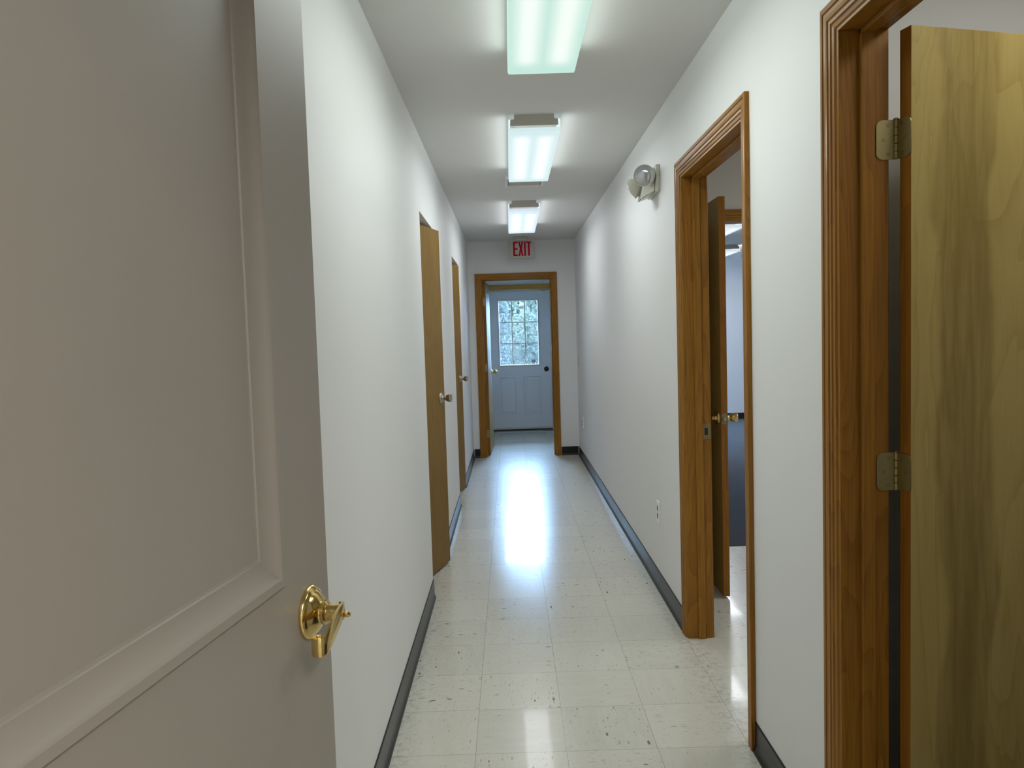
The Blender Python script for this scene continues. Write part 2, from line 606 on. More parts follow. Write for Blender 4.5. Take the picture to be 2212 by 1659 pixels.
# closets behind the left doors
bm = bmesh.new()
for a, b in ((O1[0] - 0.08, O1[1] + 0.3), (O2[0] - 0.08, O2[1] + 0.3)):
    box(bm, XL - TH - 0.9, XL - TH - 0.8, a - 0.1, b + 0.1, 0, CEIL)
    box(bm, XL - TH - 0.8, XL - TH, a - 0.1, a, 0, CEIL)
    box(bm, XL - TH - 0.8, XL - TH, b, b + 0.1, 0, CEIL)
struct('wall_closet', bm, WALL, 'white inner walls of the closets on the left', 'wall')

struct('floor', B(-1.7, 4.3, -2.3, DE + 0.02, -0.1, 0), FLOOR, 'glossy cream speckled vinyl tile floor', 'floor')
bm = bmesh.new()
box(bm, XR + TH, 5.6, 4.875, R3Y, 0, 0.004)
struct('floor_carpet', bm, CARPET, 'charcoal carpet in the room past the inner office doorway', 'carpet')
struct('floor_side_room', B(XR + TH - 0.02, 3.2, ENTRY[1] + 0.1, R1Y, 0, 0.004), CARPET, 'unseen dark carpet added to cut bounce light in the nearest right hand room', 'carpet')  # unseen dark floor, added to keep bounce light off the open door
struct('ceiling', B(-1.7, 5.8, -2.3, R3Y + 0.2, CEIL, CEIL + 0.12), CEILP, 'flat white corridor ceiling', 'ceiling')

# ------------------------------------------------------------------ baseboards
BPROF = [(0, 0), (0.014, 0), (0.0125, 0.006), (0.008, 0.014), (0.0055, 0.024), (0.005, 0.098), (0.003, 0.101), (0, 0.101)]


def baseboard(name, runs, label):
    bm = bmesh.new()
    for (ax, pos, sgn, a, b) in runs:
        if ax == 'x':       # runs along y on plane x=pos, facing sgn
            extrude_profile(bm, BPROF, a, b, lambda t, z, y: (pos + sgn * t, y, z))
        else:
            extrude_profile(bm, BPROF, a, b, lambda t, z, x: (x, pos + sgn * t, z))
    return struct(name, bm, BASE, label, 'baseboard')


baseboard('baseboard_left', [('x', XL, 1, ENTRY[1], O1[0])], 'black cove base along the near left wall')
baseboard('baseboard_left', [('x', XL, 1, O1[1], O2[0])], 'black cove base between the two left closet openings')
baseboard('baseboard_left', [('x', XL, 1, O2[1], END)], 'black cove base past the farther left closet')
baseboard('baseboard_right', [('x', XR, -1, D2[1] + 0.076, END)], 'long black cove base on the right from the second doorway to the end wall')
baseboard('baseboard_right', [('x', XR, -1, D1[1] + 0.079, D2[0] - 0.076)], 'short black cove base between the two right hand doorways')
baseboard('baseboard_end', [('y', END, -1, XL + 0.012, EJ[0] - 0.071)], 'short black cove base left of the end doorway')
baseboard('baseboard_end', [('y', END, -1, EJ[1] + 0.071, XR - 0.012)], 'short black cove base right of the end doorway')
baseboard('baseboard_carpeted_room', [('y', R3Y, -1, XR + TH, 5.6)], 'black base on the far wall of the carpeted room')

# ------------------------------------------------------------------ door casings
CPROF = [(0, 0), (0, 0.015), (0.003, 0.0165), (0.013, 0.0165), (0.0145, 0.0135), (0.018, 0.0150), (0.026, 0.0142), (0.036, 0.0150),
         (0.0385, 0.0115), (0.041, 0.0128), (0.048, 0.0120), (0.0505, 0.0085), (0.054, 0.0100), (0.062, 0.0085), (0.0655, 0.0045),
         (0.070, 0.0040), (0.070, 0)]


def casing(parent, a0, a1, top, fn, mv, mh, width=1.0):
    """three mitred lengths around an opening a0..a1 (outer edges), fn(a, z, h)"""
    pr = [(d * width, h) for d, h in CPROF]
    bm = bmesh.new()
    sweep_seg(bm, pr, (a0, 0), (a0, top), (1, 0), (1, -1), fn)
    mesh_obj('side_casing', bm, mv, parent)
    bm = bmesh.new()
    sweep_seg(bm, pr, (a1, 0), (a1, top), (-1, 0), (-1, -1), fn)
    mesh_obj('side_casing', bm, mv, parent)
    bm = bmesh.new()
    sweep_seg(bm, pr, (a0, top), (a1, top), (1, -1), (-1, -1), fn)
    mesh_obj('head_casing', bm, mh, parent)


def right_frame(n, op, label, strike=None):
    t = empty('trim_%d' % n, (XR, (op[0] + op[1]) / 2, 0), 0, kind='structure', label=label, category='door frame')
    cy = (op[0] + op[1]) / 2
    a0, a1 = op[0] - 0.075 - cy, op[1] + 0.075 - cy
    casing(t, a0, a1, HEAD + 0.072, lambda a, z, h: (-h, a, z), OAK, OAKY)
    casing(t, a0, a1, HEAD + 0.072, lambda a, z, h: (TH + h, a, z), OAK, OAKY)
    h0, h1 = op[0] - cy, op[1] - cy
    for s, e in ((h0 - JT + 0.001, h0), (h1, h1 + JT - 0.001)):
        mesh_obj('side_jamb', B(-0.004, TH + 0.002, s, e, 0, HEAD, bev=0.0012), OAK, t)
    mesh_obj('head_jamb', B(-0.004, TH + 0.002, h0 - JT + 0.001, h1 + JT - 0.001, HEAD, HEAD + JT - 0.001, bev=0.0012), OAKY, t)
    for s, e in ((h0, h0 + 0.012), (h1 - 0.012, h1)):
        mesh_obj('door_stop', B(0.042, 0.074, s, e, 0, HEAD, bev=0.0025), OAK, t)
    mesh_obj('door_stop', B(0.042, 0.074, h0, h1, HEAD - 0.012, HEAD, bev=0.0025), OAKY, t)
    return t, h0, h1


t1, _, _ = right_frame(1, D1, 'moulded brown wood frame of the nearest right hand doorway')
t2, h0, h1 = right_frame(2, D2, 'moulded brown wood frame of the second doorway on the right')
# strike plate on the far jamb of the second doorway
bm = bmesh.new()
box(bm, 0.077, 0.111, h1 - 0.0016, h1, 0.906, 0.976, bev=0.0007)
box(bm, 0.1095, 0.1120, h1 - 0.0016, h1 + 0.010, 0.914, 0.968, bev=0.0008)
sp = mesh_obj('strike_plate', bm, BRONZE, t2, label='dull brass strike plate')
mesh_obj('latch_hole', B(0.083, 0.098, h1 - 0.0022, h1 - 0.0014, 0.925, 0.957, bev=0.0004), DARK, sp)
for z in (0.914, 0.968):
    bm = bmesh.new()
    lathe(bm, [(0, -0.0026), (0.003, -0.0024), (0.0038, -0.0014)], (0.090, h1, z), (0, 1, 0), 12)
    mesh_obj('screw', bm, BRONZE, sp, True)

# end doorway frame
ec = (EJ[0] + EJ[1]) / 2
t3 = empty('trim_3', (ec, END, 0), 0, kind='structure', label='brown wood frame of the doorway at the corridor end', category='door frame')
eo = (EJ[0] - 0.069 - ec, EJ[1] + 0.066 - ec)
casing(t3, eo[0], eo[1], 2.113, lambda a, z, h: (a, -h, z), OAK, OAKX, 0.95)
casing(t3, eo[0], eo[1], 2.113, lambda a, z, h: (a, TH + h, z), OAK, OAKX, 0.95)
e0, e1 = EJ[0] - ec, EJ[1] - ec
for s, e in ((e0 - JT + 0.001, e0), (e1, e1 + JT - 0.001)):
    mesh_obj('side_jamb', B(s, e, -0.004, TH + 0.002, 0, 2.045, bev=0.0012), OAK, t3)
mesh_obj('head_jamb', B(e0 - JT + 0.001, e1 + JT - 0.001, -0.004, TH + 0.002, 2.045, 2.045 + JT - 0.001, bev=0.0012), OAKX, t3)
for s, e in ((e0, e0 + 0.012), (e1 - 0.012, e1)):
    mesh_obj('door_stop', B(s, e, 0.038, 0.072, 0, 2.045, bev=0.0025), OAK, t3)
mesh_obj('door_stop', B(e0 + 0.012, e1 - 0.012, 0.038, 0.072, 2.033, 2.045, bev=0.0025), OAKX, t3)

# inner office doorway frame
rc = (RO[0] + RO[1]) / 2
t4 = empty('trim_4', (rc, R2Y, 0), 0, kind='structure', label='brown wood frame of the inner office doorway, header seen past the half open door', category='door frame')
casing(t4, RO[0] - 0.075 - rc, RO[1] + 0.075 - rc, HEAD + 0.072, lambda a, z, h: (a, -h, z), OAK, OAKX)
r0, r1 = RO[0] - rc, RO[1] - rc
for s, e in ((r0 - JT + 0.001, r0), (r1, r1 + JT - 0.001)):
    mesh_obj('side_jamb', B(s, e, -0.004, 0.122, 0, HEAD, bev=0.0012), OAK, t4)
mesh_obj('head_jamb', B(r0 - JT + 0.001, r1 + JT - 0.001, -0.004, 0.122, HEAD, HEAD + JT - 0.001, bev=0.0012), OAKX, t4)

# entry frame, out of sight around the viewpoint
t5 = empty('trim_5', (0, ENTRY[1], 0), 0, kind='structure', label='brown wood frame of the doorway the view is taken through', category='door frame')
for s, e in ((XL + 0.022, XL + 0.038), (0.402, 0.418)):
    mesh_obj('side_jamb', B(s, e, -0.12, 0.0, 0, HEAD, bev=0.001), OAK, t5)
mesh_obj('head_jamb', B(XL + 0.038, 0.402, -0.12, 0.0, HEAD - 0.016, HEAD - 0.001, bev=0.001), OAKX, t5)


# ------------------------------------------------------------------ hardware
def tulip_knob(parent, org, axis, mat, name='door_knob', scale=1.0):
    """rose, neck and a flared tulip knob"""
    s = scale
    bm = bmesh.new()
    lathe(bm, [(0.0, 0), (0.032 * s, 0), (0.033 * s, 0.002), (0.031 * s, 0.006), (0.024 * s, 0.010), (0.0155 * s, 0.012),
               (0.0125 * s, 0.014), (0.0115 * s, 0.020), (0.0115 * s, 0.026), (0.0150 * s, 0.030), (0.0190 * s, 0.038),
               (0.0225 * s, 0.048), (0.0245 * s, 0.057), (0.0250 * s, 0.061), (0.0238 * s, 0.064), (0.018 * s, 0.0655),
               (0.0165 * s, 0.0645), (0.0, 0.0645)], org, axis, 36)
    return mesh_obj(name, bm, mat, parent, 50)


def ball_knob(parent, org, axis, mat, name='door_knob'):
    bm = bmesh.new()
    pr = [(0.0, 0), (0.031, 0), (0.032, 0.002), (0.028, 0.006), (0.015, 0.010), (0.010, 0.014), (0.010, 0.028)]
    for k in range(1, 12):
        a = math.pi * k / 12
        pr.append((0.025 * math.sin(a) if k > 1 else 0.012, 0.052 - 0.024 * math.cos(a)))
    pr.append((0, 0.076))
    lathe(bm, pr, org, axis, 32)
    return mesh_obj(name, bm, mat, parent, 60)


def leaf_plate(bm, org, eu, ez, en, w, h, r, t=0.0022):
    """hinge leaf: plain edge at the pin, rounded outer corners"""
    pts = [(0, 0)]
    for cx, cz, a0 in ((w - r, r, -90), (w - r, h - r, 0)):
        for k in range(7):
            a = math.radians(a0 + 15 * k)
            pts.append((cx + r * math.cos(a), cz + r * math.sin(a)))
    pts.append((0, h))
    lo = [bm.verts.new(org + eu * a + ez * b) for a, b in pts]
    hi = [bm.verts.new(org + eu * a + ez * b + en * t) for a, b in pts]
    n = len(pts)
    for i in range(n):
        j = (i + 1) % n
        bm.faces.new([lo[i], lo[j], hi[j], hi[i]])
    bm.faces.new(lo)
    bm.faces.new(hi)


def hinge(parent, pin, z0, dir_jamb, n_jamb, dir_door, n_door, mat, jamb_off, door_off, w=0.034, screws=True):
    """butt hinge; pin (x,y) local, leaves laid on jamb and door edge"""
    ez = Vector((0, 0, 1))
    H = 0.089
    pz = Vector((pin[0], pin[1], z0))
    bm = bmesh.new()
    leaf_plate(bm, pz + jamb_off, dir_jamb, ez, n_jamb, w, H, 0.0155)
    leaf_plate(bm, pz + door_off, dir_door, ez, n_door, w, H, 0.0155)
    for k in range(5):
        a, b = z0 + H * k / 5 + 0.0006, z0 + H * (k + 1) / 5 - 0.0006
        lathe(bm, [(0, 0), (0.0045, 0), (0.0053, 0.0008), (0.0053, b - a - 0.0008), (0.0045, b - a), (0, b - a)], (pin[0], pin[1], a), (0, 0, 1), 20)
    lathe(bm, [(0, 0), (0.0055, 0), (0.006, 0.002), (0.004, 0.004), (0, 0.0045)], (pin[0], pin[1], z0 + H), (0, 0, 1), 20)
    hg = mesh_obj('hinge', bm, mat, parent, 35)
    if screws:
        for off, du, dn in ((jamb_off, dir_jamb, n_jamb), (door_off, dir_door, n_door)):
            for a, b in ((0.014, 0.012), (0.025, 0.0445), (0.014, 0.077)):
                p = pz + off + du * a + ez * b + dn * 0.0022
                bm = bmesh.new()
                lathe(bm, [(0.0048, -0.0002), (0.0042, 0.0003), (0.0018, 0.0004), (0.0012, -0.0006), (0, -0.0006)], p, dn, 16)
                mesh_obj('screw', bm, BRONZE, hg, 30)
    return hg


def slab(parent, w, h, t, zb, face, edge, bev=0.0015):
    """flush door: veneer faces plus darker edge bands; local x 0..w, y 0..t"""
    bm = bmesh.new()
    box(bm, 0, w, 0, t, zb, zb + h, bev=bev)
    bm.normal_update()
    for f in bm.faces:
        f.material_index = 0 if abs(f.normal.y) > 0.9 else 1
    return mesh_obj('door_slab', bm, [face, edge], parent)


def rz(v, a):
    c, s = math.cos(a), math.sin(a)
    return Vector((v[0] * c - v[1] * s, v[0] * s + v[1] * c, 0))


# --- nearest right hand door: opened 104 degrees into the side room
PIN = Vector((0.8985, 1.7885))
ang = math.radians(14.03)
# local x along the door, local y toward the room side (away from the camera)
u = rz((1, 0), ang)
v = rz((0, 1), ang)
org = Vector((PIN.x, PIN.y, 0)) + u * 0.004 - v * 0.042
d1 = empty('door_1', org, ang, kind='structure', category='door',
           label='large olive-brown birch door standing open at the right edge of the view')
slab(d1, 0.80, 2.040, 0.035, 0.012, BIRCH1, DOOREDGE)
lp = Vector((-0.004, 0.042, 0))
inv = -ang
jd = rz((-1, 0), inv)
jn = rz((0, -1), inv)
for z0 in (0.19, 1.001, 1.767):
    hinge(d1, (lp.x, lp.y), z0, jd, jn, Vector((0, -1, 0)), Vector((-1, 0, 0)), BRASS_SATIN,
          rz((-0.004, PIN.y * 0 + 0.0030), inv), Vector((0.0035, -0.003, 0)), w=0.041)
tulip_knob(d1, (0.735, 0, 0.94), (0, -1, 0), BRASS)
tulip_knob(d1, (0.735, 0.035, 0.94), (0, 1, 0), BRASS)

# --- foreground panelled door on the left, opened back toward the left wall
A2 = math.radians(90 - 8.45)
EDGE = Vector((-0.304, 1.220, 0))
u2 = rz((1, 0), A2)
W2 = 0.90
d2 = empty('door_2', EDGE - u2 * W2, A2, kind='structure', category='door',
           label='cream panelled door with a brass lever filling the left foreground')
bm = bmesh.new()
panels = [((W2 - 0.737, W2 - 0.163), (1.052, 1.930)), ((W2 - 0.737, W2 - 0.163), (0.20, 0.62))]
pz0, pz1 = 0.010, 2.050
box(bm, 0, panels[0][0][0], 0, 0.035, pz0, pz1, bev=0.001)
box(bm, panels[0][0][1], W2, 0, 0.035, pz0, pz1, bev=0.0015)
for a, b in ((pz0, 0.20), (0.62, 1.052), (1.930, pz1)):
    box(bm, panels[0][0][0], panels[0][0][1], 0, 0.035, a, b)
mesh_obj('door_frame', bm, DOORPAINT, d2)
MP = [(0, 0), (0, 0.006), (0.001, 0.0070), (0.0125, 0.0070), (0.0140, 0.0062), (0.0170, 0.0026), (0.0225, -0.0018), (0.0300, -0.0054),
      (0.0380, -0.0076), (0.0450, -0.0082), (0.0462, -0.0106), (0.0520, -0.0120)]
for (xa, xb), (za, zb) in panels:
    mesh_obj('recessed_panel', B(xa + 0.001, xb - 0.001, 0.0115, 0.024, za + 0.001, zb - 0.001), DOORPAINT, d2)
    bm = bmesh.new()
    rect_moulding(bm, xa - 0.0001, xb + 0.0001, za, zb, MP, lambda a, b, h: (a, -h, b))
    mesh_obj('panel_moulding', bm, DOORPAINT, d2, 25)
for z0 in (0.20, 0.98, 1.76):
    hinge(d2, (-0.003, -0.005), z0, Vector((0, -1, 0)), Vector((-1, 0, 0)), Vector((0, 1, 0)), Vector((-1, 0, 0)), BRASS_SATIN,
          Vector((-0.0002, 0, 0)), Vector((0.0028, 0.004, 0)), w=0.030, screws=False)

# lever set
kx, kz = W2 - 0.078, 0.983
lev = bmesh.new()
lathe(lev, [(0, 0), (0.0395, 0), (0.0405, 0.002), (0.0400, 0.005), (0.0370, 0.0085), (0.0335, 0.0095), (0.0325, 0.0105), (0.0290, 0.0150),
            (0.0215, 0.0190), (0.0170, 0.0210), (0.0165, 0.0225), (0.0180, 0.0240), (0.0180, 0.0275), (0.0165, 0.0290), (0.0140, 0.0295), (0.0140, 0.0310)],
      (kx, 0, kz), (0, -1, 0), 56)
rose = mesh_obj('lever_rose', lev, BRASS, d2, 40, label='round brass backplate')
lev = bmesh.new()
lathe(lev, [(0, 0.030), (0.0128, 0.030), (0.0128, 0.0480), (0.0122, 0.0495), (0, 0.0495)], (kx, 0, kz), (0, -1, 0), 40)
# the strap: a flat band that leaves the neck, dips and curls back toward the door
prof = [((0.009, 0.0455), 0.0105, 0.0030), ((0.007, 0.0505), 0.0095, 0.0050), ((0.000, 0.0535), 0.0080, 0.0078), ((-0.010, 0.0550), 0.0055, 0.0108),
        ((-0.022, 0.0560), 0.0025, 0.0136), ((-0.036, 0.0568), -0.0010, 0.0155), ((-0.050, 0.0575), -0.0055, 0.0160), ((-0.062, 0.0580), -0.0100, 0.0155),
        ((-0.072, 0.0580), -0.0140, 0.0148), ((-0.079, 0.0572), -0.0170, 0.0141)]
path = [p[0] for p in prof]
cx, co, rr = -0.0800, 0.0478, 0.0100
for k in range(1, 15):
    a = math.radians(90 + 25 * k)
    r_ = rr - 0.00034 * k
    path.append((cx + r_ * math.cos(a), co + r_ * math.sin(a)))
NW = len(path)
tk = 0.0027
secs = []
for i, (px_, po) in enumerate(path):
    a = path[max(0, i - 1)]
    b = path[min(NW - 1, i + 1)]
    tx, to = b[0] - a[0], b[1] - a[1]
    L = math.hypot(tx, to)
    nx, no = -to / L, tx / L
    s = i / (NW - 1)
    if i < len(prof):
        zc, hw = kz + prof[i][1], prof[i][2]
    else:
        zc, hw = kz - 0.0180 - 0.0012 * min(4, i - len(prof)) / 4, 0.0134
    ring = []
    for (dn, dz) in ((-1, -0.82), (-0.6, -1), (0.6, -1), (1, -0.82), (1, 0.82), (0.6, 1), (-0.6, 1), (-1, 0.82)):
        ring.append(lev.verts.new((kx + px_ + nx * tk * dn, -(po + no * tk * dn), zc + hw * dz)))
    secs.append(ring)
for a, b in zip(secs, secs[1:]):
    for i in range(8):
        j = (i + 1) % 8
        lev.faces.new([a[i], a[j], b[j], b[i]])
lev.faces.new(secs[0])
lev.faces.new(secs[-1])
lv = mesh_obj('lever_handle', lev, BRASS, d2, 42, label='scrolled brass lever')
bm = bmesh.new()
lathe(bm, [(0, 0.048), (0.0092, 0.048), (0.0094, 0.0520), (0.0084, 0.0532), (0, 0.0534)], (kx + 0.002, 0, kz - 0.003), (0, -1, 0), 24)
mesh_obj('lock_collar', bm, BRASS, lv, 40)
bm = bmesh.new()
# small thumb turn
pts = []
lathe(bm, [(0, 0.052), (0.0046, 0.0522), (0.0044, 0.0560), (0.0050, 0.0580), (0, 0.0590)], (kx + 0.002, 0, kz - 0.003), (0, -1, 0), 20)
q = bmesh.ops.create_uvsphere(bm, u_segments=20, v_segments=12, radius=1.0)
bmesh.ops.transform(bm, matrix=Matrix.Translation((kx + 0.002, -0.0590, kz - 0.003)) @ Matrix.Rotation(math.radians(35), 4, 'Y') @ Matrix.Diagonal((0.0095, 0.0055, 0.0045, 1)), verts=q['verts'])
mesh_obj('thumb_turn', bm, BRASS, lv, 60)
bm = bmesh.new()
lathe(bm, [(0, 0), (0.0395, 0), (0.0400, 0.004), (0.030, 0.013), (0.014, 0.018), (0.013, 0.030), (0, 0.030)], (kx, 0.035, kz), (0, 1, 0), 32)
mesh_obj('lever_rose', bm, BRASS, d2, 40, label='round brass backplate on the wall side')
bm = bmesh.new()
box(bm, W2 - 0.001, W2 + 0.0012, 0.005, 0.030, kz - 0.028, kz + 0.028, bev=0.0005)
box(bm, W2, W2 + 0.010, 0.011, 0.024, kz - 0.008, kz + 0.008, bev=0.002)
mesh_obj('latch', bm, BRASS, d2)


# --- closet doors on the left, ajar into the corridor
def closet_door(name, hx, hy, fx, fy, kzz, label):
    L = math.hypot(fx - hx, fy - hy)
    a = math.atan2(fy - hy, fx - hx)
    e = empty(name, (hx, hy, 0), a, kind='structure', category='door', label=label)
    slab(e, L, 2.032, 0.035, 0.011, BIRCH2, BIRCH2)
    tulip_knob(e, (L - 0.062, 0, kzz), (0, -1, 0), NICKEL)
    tulip_knob(e, (L - 0.062, 0.035, kzz), (0, 1, 0), NICKEL)
    bm = bmesh.new()
    box(bm, L - 0.001, L + 0.001, 0.006, 0.029, kzz - 0.028, kzz + 0.028, bev=0.0004)
    box(bm, L, L + 0.008, 0.012, 0.023, kzz - 0.008, kzz + 0.008, bev=0.001)
    mesh_obj('latch', bm, NICKEL, e)
    return e


closet_door('door_3', -0.5745, 4.118, -0.4085, 4.720, 1.030, 'nearer of the two narrow brown closet doors ajar on the left')
closet_door('door_4', -0.6060, 6.395, -0.4400, 7.040, 1.022, 'farther of the two narrow brown closet doors ajar on the left')

# --- inner door of the end doorway, swung into the vestibule
ax_, ay_, bx_, by_ = -0.2600, 8.9830, -0.2370, 9.740
a5 = math.atan2(by_ - ay_, bx_ - ax_)
L5 = math.hypot(bx_ - ax_, by_ - ay_)
d5 = empty('door_5', (ax_, ay_, 0), a5, kind='structure', category='door',
           label='brown wooden door swung open against the left side of the vestibule')
slab(d5, L5, 2.026, 0.035, 0.012, BIRCH2, DOOREDGE)
ball_knob(d5, (L5 - 0.062, 0, 0.955), (0, -1, 0), BRASS)
ball_knob(d5, (L5 - 0.062, 0.035, 0.955), (0, 1, 0), BRASS)
for z0 in (0.215, 0.990, 1.757):
    bm = bmesh.new()
    leaf_plate(bm, Vector((0, 0.036, z0)), Vector((0, -1, 0)), Vector((0, 0, 1)), Vector((-1, 0, 0)), 0.030, 0.089, 0.012)
    lathe(bm, [(0, 0), (0.005, 0), (0.005, 0.089), (0, 0.089)], (-0.003, 0.040, z0), (0, 0, 1), 14)
    mesh_obj('hinge', bm, BRASS_SATIN, d5, 35)

# --- door standing out from the inner office doorway
sa, sb = (1.0645, 4.812), (1.0690, 3.9070)
a6 = math.atan2(sb[1] - sa[1], sb[0] - sa[0])
L6 = math.hypot(sb[0] - sa[0], sb[1] - sa[1])
d6 = empty('door_6', (sa[0], sa[1], 0), a6, kind='structure', category='door',
           label='brown wooden door with brass knobs seen edge-on through the second doorway')
slab(d6, L6, 2.048, 0.033, 0.012, BIRCH2, DOOREDGE)
kz6 = 0.936
tulip_knob(d6, (L6 - 0.058, 0, kz6), (0, -1, 0), BRASS, scale=1.06)
tulip_knob(d6, (L6 - 0.058, 0.033, kz6), (0, 1, 0), BRASS, scale=1.06)
bm = bmesh.new()
box(bm, L6 - 0.001, L6 + 0.0012, 0.0045, 0.0285, kz6 - 0.028, kz6 + 0.028, bev=0.0004)
lt = mesh_obj('latch', bm, BRONZE, d6, label='dull brass latch plate')
mesh_obj('latch_bolt', B(L6 + 0.001, L6 + 0.011, 0.011, 0.022, kz6 - 0.009, kz6 + 0.009, bev=0.002), NICKEL, lt)

# ------------------------------------------------------------------ exterior door
xd0, xd1 = XD
d7 = empty('door_7', ((xd0 + xd1) / 2, DE, 0), 0, kind='structure', category='door',
           label='pale grey exterior door with a nine pane window and a black deadbolt')
xc = (xd0 + xd1) / 2
g0, g1, gz0, gz1 = XG[0] - xc, XG[1] - xc, XG[2], XG[3]
s0, s1 = xd0 - xc, xd1 - xc
bm = bmesh.new()
y0, y1 = 0.012, 0.056
o = 0.012
pan = [(-0.168 - xc, 0.083 - xc), (0.190 - xc, 0.448 - xc)]
zp0, zp1 = 0.255, 0.812
box(bm, s0, g0 - o, y0, y1, 0.045, 2.045)
box(bm, g1 + o, s1, y0, y1, 0.045, 2.045)
box(bm, g0 - o, g1 + o, y0, y1, gz1 + o, 2.045)
box(bm, g0 - o, g1 + o, y0, y1, 0.045, zp0)
box(bm, g0 - o, g1 + o, y0, y1, zp1, gz0 - o)
box(bm, pan[0][1], pan[1][0], y0, y1, zp0, zp1)
box(bm, g0 - o, g1 + o, y0 + 0.010, y1, zp0, zp1)
mesh_obj('door_slab', bm, GREYPAINT, d7)
EP = [(0, 0.0005), (0.004, 0.003), (0.010, 0.002), (0.018, -0.005), (0.026, -0.006), (0.034, 0.0), (0.046, 0.002), (0.050, 0.0025)]
for pa, pb in pan:
    bm = bmesh.new()
    rect_moulding(bm, pa, pb, zp0, zp1, EP, lambda a, b, h: (a, y0 - h, b))
    box(bm, pa + 0.048, pb - 0.048, y0 - 0.0025, y0 + 0.01, zp0 + 0.048, zp1 - 0.048)
    mesh_obj('raised_panel', bm, GREYPAINT, d7)
bm = bmesh.new()
rect_moulding(bm, g0 - 0.020, g1 + 0.020, gz0 - 0.022, gz1 + 0.022, [(0, 0), (0.0, 0.008), (0.004, 0.011), (0.014, 0.011), (0.020, 0.004), (0.022, -0.012)],
              lambda a, b, h: (a, y0 - h, b))
mesh_obj('window_frame', bm, FRAMEPAINT, d7)
bm = bmesh.new()
gw, gh = g1 - g0, gz1 - gz0
for k in (1, 2):
    xm = g0 + gw * k / 3
    box(bm, xm - 0.0075, xm + 0.0075, y0 + 0.002, y0 + 0.010, gz0, gz1, bev=0.0015)
    zm = gz0 + gh * k / 3
    box(bm, g0, g1, y0 + 0.0015, y0 + 0.0095, zm - 0.0075, zm + 0.0075, bev=0.0015)
mesh_obj('muntin_grid', bm, GREYPAINT, d7)
mesh_obj('window_pane', B(g0 - 0.004, g1 + 0.004, y0 + 0.014, y0 + 0.018, gz0 - 0.004, gz1 + 0.004), GLASS, d7)
# window stickers on the lower right pane
st = simple('pale sticker film', (0.66, 0.66, 0.72), 0.5)
stl = simple('dark sticker print', (0.05, 0.06, 0.12), 0.5)
bm = bmesh.new()
sx0, sx1, sz0, sz1 = 0.312 - xc, 0.376 - xc, 1.008, 1.050
box(bm, sx0, sx1, y0 + 0.0128, y0 + 0.0138, sz0, sz1)
stk = mesh_obj('window_sticker', bm, st, d7, label='small rectangular sticker low in the corner pane')
bm = bmesh.new()
box(bm, sx0, sx1, y0 + 0.0122, y0 + 0.0129, sz1 - 0.007, sz1 - 0.001)
box(bm, sx0, sx1, y0 + 0.0122, y0 + 0.0129, sz0 + 0.001, sz0 + 0.005)
box(bm, sx1 - 0.020, sx1, y0 + 0.0120, y0 + 0.0128, sz0 + 0.001, sz0 + 0.010)
mesh_obj('sticker_print', bm, stl, stk)
bm = bmesh.new()
lathe(bm, [(0, 0), (0.010, 0), (0.010, 0.001), (0, 0.001)], (0.395 - xc, y0 + 0.0136, 1.018), (0, -1, 0), 24)
mesh_obj('round_sticker', bm, WHITEP, d7, label='small white round sticker')
bm = bmesh.new()
lathe(bm, [(0, 0), (0.036, 0), (0.037, 0.004), (0.034, 0.012), (0.028, 0.017), (0, 0.018)], (0.525 - xc, y0, 0.907), (0, -1, 0), 32)
db = mesh_obj('deadbolt', bm, BLACKM, d7, 40, label='black deadbolt turn')
mesh_obj('thumb_turn', B(0.525 - xc - 0.004, 0.525 - xc + 0.004, y0 - 0.030, y0 - 0.016, 0.890, 0.924, bev=0.002), BLACKM, db)
mesh_obj('door_sweep', B(s0 + 0.002, s1 - 0.002, y0 - 0.006, y0 + 0.001, 0.036, 0.070, bev=0.001), IVORY, d7)

t6 = empty('trim_6', (xc, DE, 0), 0, kind='structure', label='white frame and brown casing around the exterior door', category='door frame')
bm = bmesh.new()
box(bm, s0 - 0.028, s0 - 0.003, -0.002, 0.155, 0, 2.078)
box(bm, s1 + 0.003, s1 + 0.028, -0.002, 0.155, 0, 2.078)
box(bm, s0 - 0.028, s1 + 0.028, -0.002, 0.155, 2.049, 2.078)
box(bm, s0 - 0.010, s0 + 0.012, y1 + 0.001, y1 + 0.02, 0.03, 2.06)
box(bm, s1 - 0.012, s1 + 0.010, y1 + 0.001, y1 + 0.02, 0.03, 2.06)
box(bm, s0 - 0.003, s1 + 0.003, y1 + 0.001, y1 + 0.02, 2.032, 2.06)
mesh_obj('steel_frame', bm, FRAMEPAINT, t6)
bm = bmesh.new()
box(bm, max(s0 - 0.0405, VL - xc + 0.001), s0 - 0.018, -0.016, 0.0, 0, 2.134, bev=0.002)
mesh_obj('side_casing', bm, OAK, t6)
mesh_obj('side_casing', B(s1 + 0.018, s1 + 0.083, -0.016, 0.0, 0, 2.134, bev=0.002), OAK, t6)
mesh_obj('head_casing', B(s0 - 0.018, s1 + 0.018, -0.016, 0.0, 2.064, 2.134, bev=0.002), OAKX, t6)
bm = bmesh.new()
extrude_profile(bm, [(-0.035, 0), (-0.030, 0.010), (-0.004, 0.022), (0.010, 0.030), (0.16, 0.030), (0.16, 0)], s0 - 0.003, s1 + 0.003, lambda a, b, x: (x, a, b))
mesh_obj('threshold', bm, ALU, t6, label='grey metal threshold')
mesh_obj('weather_seal', B(s0, s1, 0.004, 0.016, 0.030, 0.043), DARK, t6)
